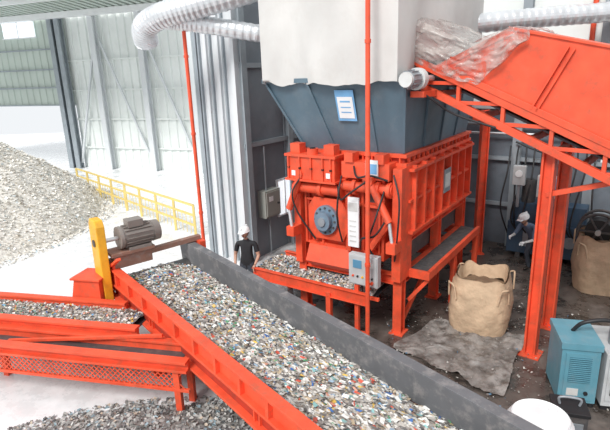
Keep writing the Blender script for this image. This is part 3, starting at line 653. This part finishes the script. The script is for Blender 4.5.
def human(name,loc,rz,J,cols,headdir=(0,-1,0),glove=None):
    e=empty(name,loc,rz)
    names=list(J.keys()); V=[(Vector(J[n][0]),J[n][1]) for n in names]; ix={n:i for i,n in enumerate(names)}
    En=[("pelvis","spine"),("spine","chest"),("chest","neckb"),("neckb","neck")]
    for s in "LR": En+=[("chest","cl"+s),("cl"+s,"sh"+s),("sh"+s,"sl"+s),("sl"+s,"el"+s),("el"+s,"wr"+s),("pelvis","hip"+s),("hip"+s,"kn"+s),("kn"+s,"an"+s),("an"+s,"toe"+s)]
    E=[(ix[a],ix[b]) for a,b in En]
    vs,fs=skinmesh([(tuple(v),r) for v,r in V],E,[0])
    b=MB(); groups={}
    for f in fs:
        c=sum((vs[i] for i in f),Vector())/len(f); best=None
        for (a,d) in En:
            q=segd(c,V[ix[a]][0],V[ix[d]][0])-0.02
            rr=(V[ix[a]][1]+V[ix[d]][1])/2; q=q/rr
            if best is None or q<best[0]: best=(q,d)
        d=best[1]
        if d in("neck",): m="skin"
        elif d.startswith(("el",)): m=cols["fore"]if cols.get("short") else cols["shirt"]
        elif d.startswith("wr"): m=cols["fore"]
        elif d.startswith(("hip","kn","an")): m=cols["pants"]
        elif d.startswith("toe"): m="boots"
        else: m=cols["shirt"]
        groups.setdefault(m,[]).append(f)
    for m,ff in groups.items(): b.add(vs,ff,m,True)
    b.obj(name.split(".")[0]+"_body",e)
    b=MB()
    for s in "LR":
        w=Vector(J["wr"+s][0]); el=Vector(J["el"+s][0]); d=(w-el).normalized(); side=d.cross(Vector((0,1,0)) if abs(d.y)<.8 else Vector((1,0,0))).normalized(); nrm=side.cross(d).normalized()
        HV=[(w-d*.01,.026),(w+d*.045,.034),(w+d*.085,.033)]; HE=[(0,1),(1,2)]; roots=[0]
        for k,(o,ln) in enumerate(((-.03,.07),(-.01,.085),(.011,.08),(.031,.062))):
            p=w+d*.085+side*o; i0=len(HV); roots.append(i0)
            HV+=[(p-d*.02,.0095),(p+d*ln*.4+nrm*.006,.009),(p+d*ln*.75+nrm*.022,.0085),(p+d*ln*.95+nrm*.042,.0075)]; HE+=[(i0,i0+1),(i0+1,i0+2),(i0+2,i0+3)]
        i0=len(HV); roots.append(i0); p=w+d*.03-side*.025
        HV+=[(p,.012),(p+d*.03-side*.025+nrm*.01,.0105),(p+d*.06-side*.035+nrm*.022,.0095)]; HE+=[(i0,i0+1),(i0+1,i0+2)]
        hv,hf=skinmesh([(tuple(v),r) for v,r in HV],HE,roots); b.add(hv,hf,glove or "skin",True)
    b.obj(name.split(".")[0]+"_hands",e)
    nk=Vector(J["neck"][0]); fd=Vector(headdir).normalized()
    up=Vector((0,0,1)); rt=fd.cross(up).normalized(); up=rt.cross(fd).normalized()
    hc=nk+up*.12+fd*.015
    Mx=Matrix(((rt.x,-fd.x,up.x),(rt.y,-fd.y,up.y),(rt.z,-fd.z,up.z)))
    def hf(p):
        q=p.copy()
        if q.z<0: q.x*=1-.28*(-q.z)
        if q.y<0 and q.z<-.2: q.y*=.95
        return q
    h=MB()
    h.ball((0,0,0),(.078,.098,.118),"skin",20,14,hf)
    h.ball((0,-.1,-.012),(.013,.020,.026),"skin",8,6); h.beam((0,-.092,.03),(0,-.108,-.01),.014,.014,"skin")
    for sx in (-1,1):
        h.ball((sx*.03,-.088,.015),(.013,.008,.008),"white",8,6); h.ball((sx*.03,-.094,.015),(.006,.004,.006),"black",8,6); h.beam((sx*.016,-.095,.036),(sx*.046,-.085,.038),.008,.007,"hair"); h.ball((sx*.078,.005,0),(.010,.020,.03),"skin",8,6)
    h.ball((0,-.09,-.058),(.024,.009,.007),"lips",8,6)
    h.ball((0,.02,.012),(.084,.094,.11),"hair",18,10,lambda p:p if p.y>-.25 or p.z>.5 else Vector((p.x*.9,max(p.y,-.25),p.z)))
    h.ball((0,.005,.045),(.118,.14,.115),"white",22,8,None,0.0); h.cyl((0,.0,.04),(0,.0,.052),.128,"white",26); h.prism([(-.08,-.11),(.08,-.11),(.06,-.175),(-.06,-.175)],'z',.038,.05,"white")
    h.beam((0,-.13,.11),(0,.13,.12),.03,.06,"white")
    for sx in(-1,1): h.tube([(sx*.1,.0,.045),(sx*.08,-.02,-.05),(0,-.05,-.125)],.004,"black",5)
    h.v=[tuple(hc+Mx@Vector(v)) for v in h.v]
    h.obj(name.split(".")[0]+"_head",e)
    return e
J1={"pelvis":((0,0,.95),.135),"spine":((0,0.01,1.13),.13),"chest":((0,.01,1.32),.14),"neckb":((0,.01,1.46),.075),"neck":((0,-.005,1.54),.055)}
def arm(s,sg,el,wr,shx=.19,sh=None,cl=None):
    sh=sh or (sg*shx,.01,1.41); cl=cl or (sg*.09,.01,1.40)
    m=tuple(sh[i]*.45+el[i]*.55 for i in range(3))
    return {"cl"+s:(cl,.08),"sh"+s:(sh,.068),"sl"+s:(m,.056),"el"+s:(el,.042),"wr"+s:(wr,.028)}
J1.update(arm("L",1,(.27,-.02,1.12),(.22,-.22,.98))); J1.update(arm("R",-1,(-.27,.03,1.13),(-.25,-.12,.90)))
for s,sg in (("L",1),("R",-1)): J1.update({"hip"+s:((sg*.1,0,.86),.105),"kn"+s:((sg*.11,-.02,.48),.068),"an"+s:((sg*.11,.02,.09),.05),"toe"+s:((sg*.13,-.15,.045),.042)})
human("worker",(-1.32,10.45,0),math.radians(-8),J1,{"shirt":"shirt_black","fore":"skin","pants":"trousers","short":True},headdir=(-.35,-1,-.15))
J2={"pelvis":((0,.12,.90),.135),"spine":((0,.0,1.05),.13),"chest":((0,-.16,1.20),.14),"neckb":((0,-.27,1.29),.075),"neck":((0,-.33,1.34),.055)}
J2.update(arm("L",1,(.27,-.33,.98),(.2,-.56,.95),sh=(.19,-.2,1.25),cl=(.09,-.2,1.25))); J2.update(arm("R",-1,(-.25,-.36,1.0),(-.16,-.6,1.02),sh=(-.19,-.2,1.25),cl=(-.09,-.2,1.25)))
for s,sg in (("L",1),("R",-1)): J2.update({"hip"+s:((sg*.1,.12,.83),.105),"kn"+s:((sg*.12,-.02,.47),.068),"an"+s:((sg*.12,.1,.09),.05),"toe"+s:((sg*.14,-.07,.045),.042)})
human("worker.001",(5.55,11.55,0),math.radians(-62),J2,{"shirt":"work_blue","fore":"off_white","pants":"trousers"},headdir=(0,-1,-.35),glove="white")
# ------------------------------------------------------------------ light
w=bpy.data.worlds.new("world"); bpy.context.scene.world=w; w.use_nodes=True
bg=w.node_tree.nodes["Background"]; bg.inputs[0].default_value=(.94,.97,1,1); bg.inputs[1].default_value=.95
sd=bpy.data.lights.new("sun","SUN"); sd.energy=2.9; sd.angle=math.radians(18); sd.color=(1,.98,.95)
so=bpy.data.objects.new("sun",sd); bpy.context.collection.objects.link(so); so.rotation_euler=(math.radians(38),math.radians(-28),0)
# ------------------------------------------------------------------ camera
f=500.0; th=math.radians(16); ro=math.radians(-2.0); H=5.0
F=Vector((0,math.cos(th),-math.sin(th))); U0=Vector((0,math.sin(th),math.cos(th))); R0=Vector((1,0,0))
Rv=R0*math.cos(ro)+U0*math.sin(ro); U=U0*math.cos(ro)-R0*math.sin(ro)
cd=bpy.data.cameras.new("cam"); c=bpy.data.objects.new("cam",cd); bpy.context.collection.objects.link(c)
c.matrix_world=Matrix(((Rv.x,U.x,-F.x,0),(Rv.y,U.y,-F.y,0),(Rv.z,U.z,-F.z,H),(0,0,0,1)))
cd.sensor_width=36; cd.lens=f*36/610; cd.clip_end=200
bpy.context.scene.camera=c
bpy.context.scene.view_settings.view_transform='Standard'
